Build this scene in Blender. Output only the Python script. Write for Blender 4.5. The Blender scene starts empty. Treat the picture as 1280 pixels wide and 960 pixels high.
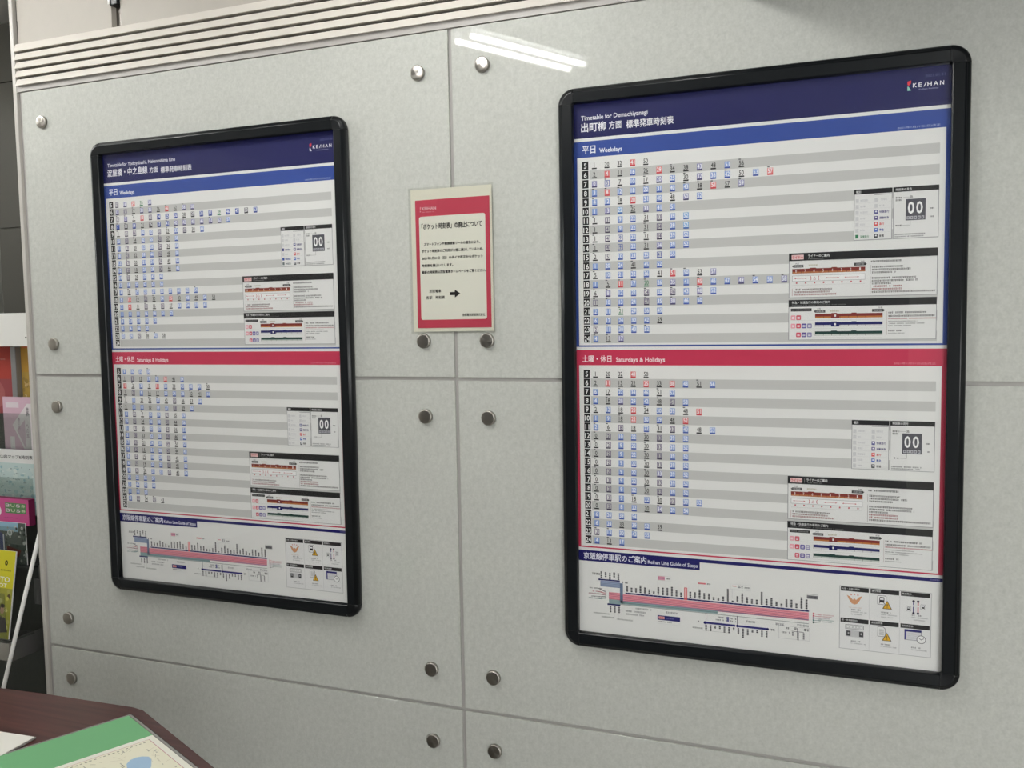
import bpy, bmesh, math, random
from mathutils import Matrix, Vector
rnd = random.Random(7)
SC = bpy.context.scene
COL = SC.collection

# ------------------------------------------------------------------ camera, world, exposure
cd = bpy.data.cameras.new('camera')
cd.sensor_width = 36.0
cd.lens = 36.0 * 1109.989 / 1280.0
cd.clip_start = 0.05
cam = bpy.data.objects.new('camera', cd)
COL.objects.link(cam)
_R = [(0.93186941, -0.01694369, -0.36239802),
      (0.01021228, -0.99728789, 0.0728874),
      (-0.36265013, -0.07162245, -0.92916904)]
def _w(r): return Vector((r[0], -r[2], r[1]))
right, down, fwd = _w(_R[0]), _w(_R[1]), _w(_R[2])
m = Matrix.Identity(4)
for i in range(3):
    m[i][0] = right[i]; m[i][1] = -down[i]; m[i][2] = -fwd[i]
m.translation = Vector((0.83548, -1.79993, 1.40 + 0.12890))
cam.matrix_world = m
SC.camera = cam

world = bpy.data.worlds.new('world')
SC.world = world
world.use_nodes = True
world.node_tree.nodes['Background'].inputs[0].default_value = (0.9, 0.95, 1.0, 1)
world.node_tree.nodes['Background'].inputs[1].default_value = 0.05

SC.view_settings.view_transform = 'Standard'
SC.view_settings.look = 'None'
SC.view_settings.gamma = 1.0
SC.view_settings.use_curve_mapping = False
SC.view_settings.exposure = 0.07
TUBE = 78.0           # radiance of the fluorescent tubes
FILL = 7.6             # strength of the added glowing panels, unseen at the right rear

# ------------------------------------------------------------------ helpers
def lin(c):
    c = c / 255.0
    return c / 12.92 if c <= 0.04045 else ((c + 0.055) / 1.055) ** 2.4
def rgb(*c): return (lin(c[0]), lin(c[1]), lin(c[2]), 1)

def mat(name, color, rough=0.6, metallic=0.0, spec=0.5, emis=None, var=0.0, scale=40, bump=0.0, coat=0.0, stretch=(1, 1, 1)):
    mt = bpy.data.materials.new(name)
    mt.use_nodes = True
    nt = mt.node_tree; b = nt.nodes['Principled BSDF']
    b.inputs['Base Color'].default_value = rgb(*color)
    b.inputs['Roughness'].default_value = rough
    b.inputs['Metallic'].default_value = metallic
    b.inputs['Specular IOR Level'].default_value = spec
    b.inputs['Coat Weight'].default_value = coat
    if emis:
        b.inputs['Emission Color'].default_value = rgb(*color)
        b.inputs['Emission Strength'].default_value = emis
    if var or bump:
        tc = nt.nodes.new('ShaderNodeTexCoord'); mp = nt.nodes.new('ShaderNodeMapping')
        mp.inputs['Scale'].default_value = stretch
        nz = nt.nodes.new('ShaderNodeTexNoise')
        nz.inputs['Scale'].default_value = scale; nz.inputs['Detail'].default_value = 5
        nz.inputs['Roughness'].default_value = 0.65
        nt.links.new(tc.outputs['Object'], mp.inputs[0]); nt.links.new(mp.outputs[0], nz.inputs['Vector'])
        if var:
            cr = nt.nodes.new('ShaderNodeValToRGB')
            cr.color_ramp.elements[0].position = 0.3; cr.color_ramp.elements[1].position = 0.7
            lo = tuple(max(0, v * (1 - var)) for v in rgb(*color)[:3]) + (1,)
            hi = tuple(min(1, v * (1 + var)) for v in rgb(*color)[:3]) + (1,)
            cr.color_ramp.elements[0].color = lo; cr.color_ramp.elements[1].color = hi
            nt.links.new(nz.outputs['Fac'], cr.inputs[0]); nt.links.new(cr.outputs[0], b.inputs['Base Color'])
        if bump:
            bp = nt.nodes.new('ShaderNodeBump'); bp.inputs['Strength'].default_value = bump
            bp.inputs['Distance'].default_value = 0.001
            nt.links.new(nz.outputs['Fac'], bp.inputs['Height']); nt.links.new(bp.outputs[0], b.inputs['Normal'])
    return mt

def mesh_obj(name, verts, faces, mats, parent=None, loc=(0, 0, 0), mi=None, smooth=False):
    me = bpy.data.meshes.new(name)
    me.from_pydata(verts, [], faces)
    for mm in (mats if isinstance(mats, (list, tuple)) else [mats]): me.materials.append(mm)
    if mi: me.polygons.foreach_set('material_index', mi)
    if smooth: me.polygons.foreach_set('use_smooth', [True] * len(me.polygons))
    me.update()
    o = bpy.data.objects.new(name, me); COL.objects.link(o)
    o.location = loc
    if parent: o.parent = parent
    return o

def bm_obj(name, bm, mats, parent=None, loc=(0, 0, 0), smooth=False, rot=(0, 0, 0)):
    me = bpy.data.meshes.new(name)
    bmesh.ops.recalc_face_normals(bm, faces=bm.faces)
    bm.to_mesh(me); bm.free()
    for mm in (mats if isinstance(mats, (list, tuple)) else [mats]): me.materials.append(mm)
    if smooth: me.polygons.foreach_set('use_smooth', [True] * len(me.polygons))
    o = bpy.data.objects.new(name, me); COL.objects.link(o)
    o.location = loc; o.rotation_euler = rot
    if parent: o.parent = parent
    return o

def box_bm(x0, x1, y0, y1, z0, z1, bev=0.0, seg=2, bm=None):
    bm2 = bmesh.new()
    r = bmesh.ops.create_cube(bm2, size=1)
    for v in bm2.verts:
        v.co = Vector(((x0 + x1) / 2 + v.co.x * (x1 - x0), (y0 + y1) / 2 + v.co.y * (y1 - y0), (z0 + z1) / 2 + v.co.z * (z1 - z0)))
    if bev:
        bmesh.ops.bevel(bm2, geom=bm2.edges[:], offset=bev, segments=seg, affect='EDGES', profile=0.5)
    if bm is None: return bm2
    t = bpy.data.meshes.new('t'); bm2.to_mesh(t); bm2.free(); bm.from_mesh(t); bpy.data.meshes.remove(t)
    return bm

def box(name, x0, x1, y0, y1, z0, z1, m_, parent=None, bev=0.0):
    return bm_obj(name, box_bm(x0, x1, y0, y1, z0, z1, bev), m_, parent)

def tag(o, label=None, cat=None, group=None, kind=None):
    if label: o['label'] = label
    if cat: o['category'] = cat
    if group: o['group'] = group
    if kind: o['kind'] = kind
    return o
def empty(name, loc, label, cat, group=None, rz=0):
    o = bpy.data.objects.new(name, None); COL.objects.link(o)
    o.location = loc; o.rotation_euler[2] = rz; o.empty_display_size = 0.1
    return tag(o, label, cat, group)
def rod_bm(p0, p1, r, n=12, bm=None, r2=None):
    bm = bm or bmesh.new()
    p0, p1 = Vector(p0), Vector(p1); d = p1 - p0
    q = d.to_track_quat('Z', 'Y').to_matrix().to_4x4()
    mt = Matrix.Translation((p0 + p1) / 2) @ q
    bmesh.ops.create_cone(bm, cap_ends=True, segments=n, radius1=r, radius2=r2 if r2 is not None else r, depth=d.length, matrix=mt)
    return bm

# ------------------------------------------------------------------ materials
M = {}
def speckle_panel(name, color, coat_rough=0.09):
    """coated grey fibre-cement board: mottled, slightly fibrous, glossy clear finish"""
    mt = mat(name, color, rough=.5, spec=0.15, coat=.5)
    nt = mt.node_tree; b = nt.nodes['Principled BSDF']; b.inputs['Coat Roughness'].default_value = .025
    tc = nt.nodes.new('ShaderNodeTexCoord')
    def nz(scale, det, st=(1, 1, 1)):
        mp = nt.nodes.new('ShaderNodeMapping'); mp.inputs['Scale'].default_value = st
        n = nt.nodes.new('ShaderNodeTexNoise'); n.inputs['Scale'].default_value = scale; n.inputs['Detail'].default_value = det
        nt.links.new(tc.outputs['Object'], mp.inputs[0]); nt.links.new(mp.outputs[0], n.inputs['Vector']); return n
    a, c, d = nz(210, 3), nz(7, 3), nz(80, 4, (1.1, 1, .9))
    mx = nt.nodes.new('ShaderNodeMath'); mx.operation = 'MULTIPLY_ADD'; mx.inputs[1].default_value = 0.9
    nt.links.new(a.outputs['Fac'], mx.inputs[0])
    m2 = nt.nodes.new('ShaderNodeMath'); m2.operation = 'MULTIPLY_ADD'; m2.inputs[1].default_value = 0.35
    nt.links.new(c.outputs['Fac'], m2.inputs[0]); nt.links.new(d.outputs['Fac'], m2.inputs[2]); nt.links.new(m2.outputs[0], mx.inputs[2])
    cr = nt.nodes.new('ShaderNodeValToRGB'); cr.color_ramp.elements[0].position = 0.75; cr.color_ramp.elements[1].position = 1.5
    mr = nt.nodes.new('ShaderNodeMapRange'); mr.inputs['From Min'].default_value = 0.8; mr.inputs['From Max'].default_value = 1.45
    nt.links.new(mx.outputs[0], mr.inputs['Value']); nt.links.new(mr.outputs[0], cr.inputs[0])
    cr.color_ramp.elements[0].position = 0; cr.color_ramp.elements[1].position = 1
    base = rgb(*color)
    cr.color_ramp.elements[0].color = (base[0] * .88, base[1] * .885, base[2] * .875, 1)
    cr.color_ramp.elements[1].color = (base[0] * 1.09, base[1] * 1.09, base[2] * 1.085, 1)
    nt.links.new(cr.outputs[0], b.inputs['Base Color'])
    return mt
M['panel'] = speckle_panel('grey_coated_board', (190, 191, 186))
M['joint'] = mat('grey_sealant', (170, 167, 164), 0.7)
M['alum'] = mat('painted_aluminium_trim', (198, 194, 188), 0.35, 0.0, 0.5)
M['strip'] = mat('grey_trim_strip', (170, 166, 162), 0.45)
M['bead'] = mat('corner_bead', (188, 184, 178), 0.4)
M['slat'] = mat('cream_enamel', (214, 208, 200), 0.35)
M['slot'] = mat('slot_backing', (60, 56, 52), 0.8)
M['cream'] = mat('cream_board', (170, 164, 155), 0.55, var=.03, scale=12)
M['steel'] = mat('brushed_stainless', (178, 172, 166), 0.24, 1.0)
M['steel_side'] = mat('dark_stainless_edge', (120, 116, 112), 0.3, 1.0)
M['black'] = mat('black_plastic', (20, 23, 26), 0.30, 0.0, 0.3)
M['black2'] = mat('black_plastic_corner', (19, 21, 24), 0.32, 0.0, 0.35)
M['dark'] = mat('dark_alcove', (82, 81, 76), 0.3, var=.05, scale=8)
M['floor'] = mat('floor_vinyl', (120, 116, 108), 0.4, var=.06, scale=20)
M['ceil'] = mat('ceiling_board', (192, 191, 186), 0.8, var=.03, scale=60)
M['roomwall'] = mat('room_wall', (206, 204, 196), 0.7, var=.03, scale=6)
M['darkwall'] = mat('room_dark_wall', (44, 44, 46), 0.6, var=.05, scale=6)
M['tube'] = mat('lit_tube', (250, 250, 246), 0.5, emis=TUBE)
M['fill_glow'] = mat('fill_glow_glass', (246, 248, 248), .6, emis=FILL)  # glow of the added fill panels, not real daylight
M['white_metal'] = mat('white_enamel', (232, 231, 227), 0.35)
M['grey_metal'] = mat('grey_metal', (150, 150, 152), 0.35, 0.6)
M['cloth'] = mat('dark_cloth', (64, 67, 63), 0.8, var=.08, scale=30, stretch=(4, 1, 1))
M['chrome'] = mat('chrome_basket', (205, 203, 200), 0.2, 0.9)

def clear_mat(name, tint=(1, 1, 1), rough=0.015, ior=1.45, diffuse=0.0):
    mt = bpy.data.materials.new(name); mt.use_nodes = True
    nt = mt.node_tree; nt.nodes.clear()
    out = nt.nodes.new('ShaderNodeOutputMaterial'); mix = nt.nodes.new('ShaderNodeMixShader')
    tr = nt.nodes.new('ShaderNodeBsdfTransparent'); tr.inputs[0].default_value = (*tint, 1)
    gl = nt.nodes.new('ShaderNodeBsdfGlossy'); gl.inputs['Roughness'].default_value = rough
    fr = nt.nodes.new('ShaderNodeFresnel'); fr.inputs['IOR'].default_value = ior
    ge = nt.nodes.new('ShaderNodeNewGeometry'); mr = nt.nodes.new('ShaderNodeMapRange')
    mr.inputs['To Min'].default_value = ior; mr.inputs['To Max'].default_value = 1 / ior
    nt.links.new(ge.outputs['Backfacing'], mr.inputs['Value']); nt.links.new(mr.outputs[0], fr.inputs['IOR'])
    nt.links.new(fr.outputs[0], mix.inputs[0]); nt.links.new(tr.outputs[0], mix.inputs[1]); nt.links.new(gl.outputs[0], mix.inputs[2])
    nt.links.new(mix.outputs[0], out.inputs[0])
    return mt
M['cover'] = clear_mat('clear_acrylic_cover', ior=1.38)
M['film'] = clear_mat('clear_laminate_film', (0.98, 0.98, 0.97), 0.12)

# wood: fine dark-red streaks
def wood():
    mt = mat('dark_red_wood', (74, 42, 36), 0.28, spec=0.5)
    nt = mt.node_tree; b = nt.nodes['Principled BSDF']
    tc = nt.nodes.new('ShaderNodeTexCoord'); mp = nt.nodes.new('ShaderNodeMapping')
    mp.inputs['Scale'].default_value = (1.2, 26, 26); mp.inputs['Rotation'].default_value = (0, 0, 0.25)
    nz = nt.nodes.new('ShaderNodeTexNoise'); nz.inputs['Scale'].default_value = 3.0; nz.inputs['Detail'].default_value = 7; nz.inputs['Distortion'].default_value = 0.6
    cr = nt.nodes.new('ShaderNodeValToRGB'); cr.color_ramp.elements[0].position = .3; cr.color_ramp.elements[1].position = .72
    cr.color_ramp.elements[0].color = rgb(54, 30, 27); cr.color_ramp.elements[1].color = rgb(92, 56, 50)
    nt.links.new(tc.outputs['Object'], mp.inputs[0]); nt.links.new(mp.outputs[0], nz.inputs['Vector'])
    nt.links.new(nz.outputs['Fac'], cr.inputs[0]); nt.links.new(cr.outputs[0], b.inputs['Base Color'])
    return mt
M['wood'] = wood()

# ------------------------------------------------------------------ printed graphics (flat print built as thin ink meshes)
_inks = {}
def ink(c, rough=0.55):
    c = tuple(c)
    if c not in _inks: _inks[c] = mat('ink_%02x%02x%02x' % c, c, rough, spec=0.3)
    return _inks[c]
_glyph = {}
def glyphs(s, bold):
    k = (s, float(bold))
    if k in _glyph: return _glyph[k]
    cu = bpy.data.curves.new('t', 'FONT'); cu.body = s; cu.size = 1; cu.resolution_u = 2; cu.offset = 0.0
    ob = bpy.data.objects.new('t', cu); COL.objects.link(ob)
    dg = bpy.context.evaluated_depsgraph_get(); ev = ob.evaluated_get(dg)
    me = ev.to_mesh()
    vs = [(v.co.x, v.co.y) for v in me.vertices]; fs = [tuple(p.vertices) for p in me.polygons]
    ev.to_mesh_clear(); bpy.data.objects.remove(ob); bpy.data.curves.remove(cu)
    if bold and vs:      # heavier strokes: the same letter inked four times, slightly shifted
        n = len(vs); e = .017 * float(bold)
        vs = [(a + dx, b + dy) for dx, dy in ((-e, -e), (e, -e), (-e, e), (e, e)) for a, b in vs]
        fs = [tuple(i + n * k for i in f) for k in range(4) for f in fs]
    if vs:
        x0 = min(v[0] for v in vs); x1 = max(v[0] for v in vs); y0 = min(v[1] for v in vs); y1 = max(v[1] for v in vs)
        w, h = max(x1 - x0, 1e-6), max(y1 - y0, 1e-6)
        vs = [((a - x0) / w, (b - y0) / h) for a, b in vs]
        asp = w / h
    else: asp = 1
    _glyph[k] = (vs, fs, asp)
    return _glyph[k]

class Print:
    """ink shapes in millimetres, x right / y down, on a sheet whose face looks at -Y"""
    def __init__(s): s.v = []; s.f = []; s.mi = []; s.cols = []
    def _c(s, c):
        c = tuple(c)
        if c not in s.cols: s.cols.append(c)
        return s.cols.index(c)
    def poly(s, pts, c, L=1):
        b = len(s.v); s.v += [(x * .001, -L * .00011, -y * .001) for x, y in pts]
        s.f.append(tuple(range(b, b + len(pts)))); s.mi.append(s._c(c))
    def rect(s, x0, y0, x1, y1, c, L=1): s.poly([(x0, y1), (x1, y1), (x1, y0), (x0, y0)], c, L)
    def frame(s, x0, y0, x1, y1, t, c, L=1):
        s.rect(x0, y0, x1, y0 + t, c, L); s.rect(x0, y1 - t, x1, y1, c, L); s.rect(x0, y0, x0 + t, y1, c, L); s.rect(x1 - t, y0, x1, y1, c, L)
    def line(s, x0, y0, x1, y1, t, c, L=1):
        d = math.hypot(x1 - x0, y1 - y0); nx, ny = -(y1 - y0) / d * t / 2, (x1 - x0) / d * t / 2
        s.poly([(x0 + nx, y0 + ny), (x1 + nx, y1 + ny), (x1 - nx, y1 - ny), (x0 - nx, y0 - ny)], c, L)
    def disc(s, x, y, r, c, L=1, n=20, ry=None):
        ry = ry or r
        s.poly([(x + r * math.cos(2 * math.pi * k / n), y + ry * math.sin(2 * math.pi * k / n)) for k in range(n)], c, L)
    def rrect(s, x0, y0, x1, y1, r, c, L=1):
        pts = []
        for cx, cy, a in ((x1 - r, y1 - r, 0), (x0 + r, y1 - r, 90), (x0 + r, y0 + r, 180), (x1 - r, y0 + r, 270)):
            for k in range(5):
                t = math.radians(a + k * 22.5); pts.append((cx + r * math.cos(t), cy + r * math.sin(t)))
        s.poly(pts, c, L)
    def text(s, t, x0, y0, x1, y1, c, L=2, bold=False, slant=0.0):
        vs, fs, asp = glyphs(t, bold)
        b = len(s.v); ci = s._c(c)
        q = len(vs) // 4 if bold else len(vs) + 1     # each inking lies a hair above the last
        s.v += [((x0 + a * (x1 - x0) + slant * bb * (y1 - y0)) * .001, -(L + .2 * (i // q)) * .00011, -(y1 - bb * (y1 - y0)) * .001) for i, (a, bb) in enumerate(vs)]
        for f in fs: s.f.append(tuple(b + i for i in f)); s.mi.append(ci)
    def textc(s, t, cx, y0, y1, c, L=2, bold=False, maxw=99, k=1.0):
        w = min(glyphs(t, bold)[2] * (y1 - y0) * k, maxw); s.text(t, cx - w / 2, y0, cx + w / 2, y1, c, L, bold)
    def texth(s, t, x0, y0, h, c, L=2, bold=False, maxw=None):
        w = glyphs(t, bold)[2] * h
        if maxw: w = min(w, maxw)
        s.text(t, x0, y0, x0 + w, y0 + h, c, L, bold)
        return w
    def vtext(s, t, x, y0, w, h, c, L=2, bold=False):
        for k, ch in enumerate(t): s.text(ch, x, y0 + k * h * 1.12, x + w, y0 + k * h * 1.12 + h, c, L, bold)
    def smudge(s, x0, y0, x1, h, c, L=2, seed=0, gap=.12):
        """a line of print too small to read: a row of small ink marks"""
        r = random.Random(seed + int(x0 * 7 + y0 * 13)); x = x0
        while x < x1 - .6:
            w = min(h * r.uniform(.5, .95), x1 - x)
            if r.random() > gap:
                y = y0 + h * r.uniform(0, .18); s.rect(x, y, x + w, y + h * .28, c, L); s.rect(x, y + h * .55, x + w, y0 + h * .86, c, L)
                s.rect(x + w * .35, y, x + w * .6, y0 + h, c, L)
            x += w + h * .16
    def build(s, name, parent, loc=(0, 0, 0)):
        return mesh_obj(name, s.v, s.f, [ink(c) for c in s.cols], parent, loc, s.mi)

WHITE = (228, 228, 226); NAVY = (22, 25, 86); BLUE = (50, 76, 152); RED = (196, 52, 84); DNAVY = (22, 20, 98)
BAND = (196, 196, 194); BLK = (34, 34, 36); GRY = (226, 226, 225); LB = (226, 228, 234)

def parse(t):
    rows = []
    for ln in t.strip().split('\n'):
        rows.append(ln.split()[1:])
    return rows
R1 = parse('''5 1k 20k 32k 41r 50k
6 2k 4r 11k 16b 26k 29r ^34k 38k 43p 48k 51b ^56k
7 0p ^3w 7k 10b ^17k 20p 25b ^30k 32p 36b ^42b 50k 53b ^57r
8 ^3b ^8r ^12b 18b ^22b 31b 40b ^43b ^48k ^51r 57k ^59p
9 ^4b 12b ^18k 28r 31b 40b ^48k 50p 52b
10 1b 13p 22c ^25k 33p 41b 51b
11 ^1k 3q 9b 22b ^31k 33q 39b 52c
12 ^1k 4q 9b 22b ^31k 34q 39b 52c
13 ^1k 4q 9w 22b ^31k 34q 39b 52b
14 ^1k 4q 9w 22b ^31k 34p 39b 52b
15 ^2k 5q 10b 23b 35b 41w 55b
16 1b 20b 24b ^41k 45b 52b
17 ^5k 10b 21b ^32b 36b 41k ^51r ^50b 53k 57p
18 1b ^5k ^11r ^17b ^20g 26b 35p 41b ^45r 46b 47b 49p ^54b 56b ^58p
19 ^6k ^8p 12b 22b ^24q 28b ^36q 43b ^48p 52b
20 ^1q ^10b 13b 24b ^27q 35b ^38p 46b ^50b
21 2b 11b ^21g 29b 36b 49b
22 6b 12b 24b 30b 42b 59k
23 ^2q ^11b ^30b ^43b ^52b
24 ^4b ^13k ^17p''')
R2 = parse('''5 1k 20k 32k 41r 50k
6 2k 11r 13k 22k 25r 33k 38r 43b ^51k 56b
7 6b 17k ^22b 34b 46b ^51k 57b
8 4b ^18k 20p 29b 42b ^48k 51q 58b
9 ^2k 12b ^18k 20r ^24k 30b 39b ^48k 51r
10 1b 9b ^18k 22r 30b 39b 48k 52r
11 ^2b ^6k 8q 18k 22b ^31k 33q ^40b 48k 53b
12 ^0k 2q 10b 22b ^30k 33q 39b 52b
13 ^0k 2q 9b 22b ^30k 33q 39b 52b
14 ^0k 2q 9b 22b ^30k 33q 39b 52b
15 ^0k 2q 9b 22b ^30k 33q 39b 52b
16 ^0k 2q 9b 22b ^30k 33p 39b 52b
17 ^0k 3q 9b 22b ^30k 33q 39b 52b
18 ^0k 2q 9b 22b ^30k 33q 39b 52b
19 ^0k 3q 9b ^18k 22b ^30k 33q 39b 52b
20 ^0k 2q 8b 22b 30k ^34p 39b 54b
21 6b 24b 39b 54b
22 6b 24b 33k 39b 52b 59k
23 ^2q ^13b 30b ^43b 55b
24 4b ^13k ^17b''')
def gen(rows, h0=5):
    r = random.Random(3); out = []
    for codes in rows:
        n = len(codes); vals = sorted(r.sample(range(1, 59), n)) if n else []
        out.append([('^' if r.random() < .3 else '') + str(v) + c for v, c in zip(vals, codes)])
    return out
L1 = gen('qprgp|pqkppkrkpp|qpkrqBBBkKBBgBBKB|BKBkKBBppppppb|kqqbbqkbqkb|bqkbbqkb|bqkbbqkb|bqkbbqkb|bqkbbqkb|bqkbbqkb|bqkbbb|bbbbbb|bkbbbbbbbb|brkqkbrkbkbk|brkqkqkbbbb|bbbbbbb|bbbbb|bbbb|bbqkbk|'.split('|'))
L2 = gen('bbbb|kqkbbrkb|rkbkrbkbbbk|kqbkkbbbkkb|kbkkbkqkkb|kbbkbbqkb|bqkbbqkb|bqkbbqkb|bqkbbqkb|bqkbbqkb|bqkbbqkb|bqkbbqkb|bqkbbqkb|bqkbbqkb|bqkbbqkb|bbbb|bbbb|bbb|bqkqk|'.split('|'))
BC = {'b': ((142, 166, 216), (66, 88, 168)), 'r': ((224, 128, 128), (206, 70, 80)), 'p': ((150, 150, 190), (70, 64, 104)),
      'c': ((130, 176, 220), (60, 100, 176)), 'B': ((62, 90, 176), (38, 56, 130)), 'K': ((80, 76, 86), (40, 38, 44))}

def timetable(p, rows, x0, y0, pitch, colx):
    for i in range(20):
        y = y0 + i * pitch
        if i % 2: p.rect(x0 + 15, y - 0.3, 688.3, y + pitch - .3, BAND, 3)
        p.rect(x0, y, x0 + 13.2, y + 17.0, BLK, 4)
        h = str(5 + i)
        w = 5.2 if len(h) == 1 else 10.0
        p.textc(h, x0 + 6.6, y + 3.6, y + 14.4, (240, 240, 240), 5, .8, 11, .9)
        for k, e in enumerate(rows[i]):
            cx = colx + 26.9 * k; cap = e[0] == '^'; e = e.lstrip('^'); n, c = e[:-1], e[-1]
            w = 3.8 if len(n) == 1 else 8.4
            if c in BC:
                lo, hi = BC[c]
                p.rect(cx - 5.4, y + 3.2, cx + 5.4, y + 14.6, lo, 4); p.rect(cx - 5.4, y + 14.0, cx + 5.4, y + 16.6, hi, 5)
                p.textc(n, cx, y + 4.2, y + 13.2, (240, 240, 244), 5, .8, 8.6, .8)
            elif c in 'qw':
                oc = (96, 80, 122) if c == 'q' else (66, 88, 168)
                p.rect(cx - 5.2, y + 3.6, cx - 4.0, y + 14, oc, 4); p.rect(cx + 4.0, y + 3.6, cx + 5.2, y + 14, oc, 4)
                p.rect(cx - 5.2, y + 3.2, cx + 5.2, y + 4.3, oc, 4); p.rect(cx - 5.2, y + 14, cx + 5.2, y + 16.6, (60, 50, 78) if c == 'q' else oc, 5)
                p.textc(n, cx, y + 5.0, y + 13.2, oc, 5, .7, 7.2, .8)
            else:
                kc = (52, 128, 84) if c == 'g' else (40, 38, 40)
                p.textc(n, cx, y + 3.8, y + 13.0, kc, 5, .5, 9, .8); p.rect(cx - 5.2, y + 14.0, cx + 5.2, y + 16.6, kc, 5)
            if cap: p.rect(cx - 5.4, y + .3, cx - 1.2, y + 2.0, (50, 50, 60), 5)

def train(p, x0, y0, x1, y1, c, c2, L=5):
    p.rect(x0, y0, x1, y0 + (y1 - y0) * .62, c, L); p.rect(x0, y0 + (y1 - y0) * .62, x1, y1, c2, L)
    n = 8; w = (x1 - x0) / n
    for k in range(n):
        p.rect(x0 + k * w, y0 + (y1 - y0) * .5, x0 + k * w + .5, y1, (60, 40, 40), L + 1)
    p.poly([(x0 + w * 1.9, y0), (x0 + w * 2.0, y0 - 1.2), (x0 + w * 2.6, y0 - 1.2), (x0 + w * 2.7, y0)], c, L)
    p.poly([(x0 + w * 4.3, y0), (x0 + w * 4.4, y0 - 1.2), (x0 + w * 4.9, y0 - 1.2), (x0 + w * 5.0, y0)], c, L)

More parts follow.
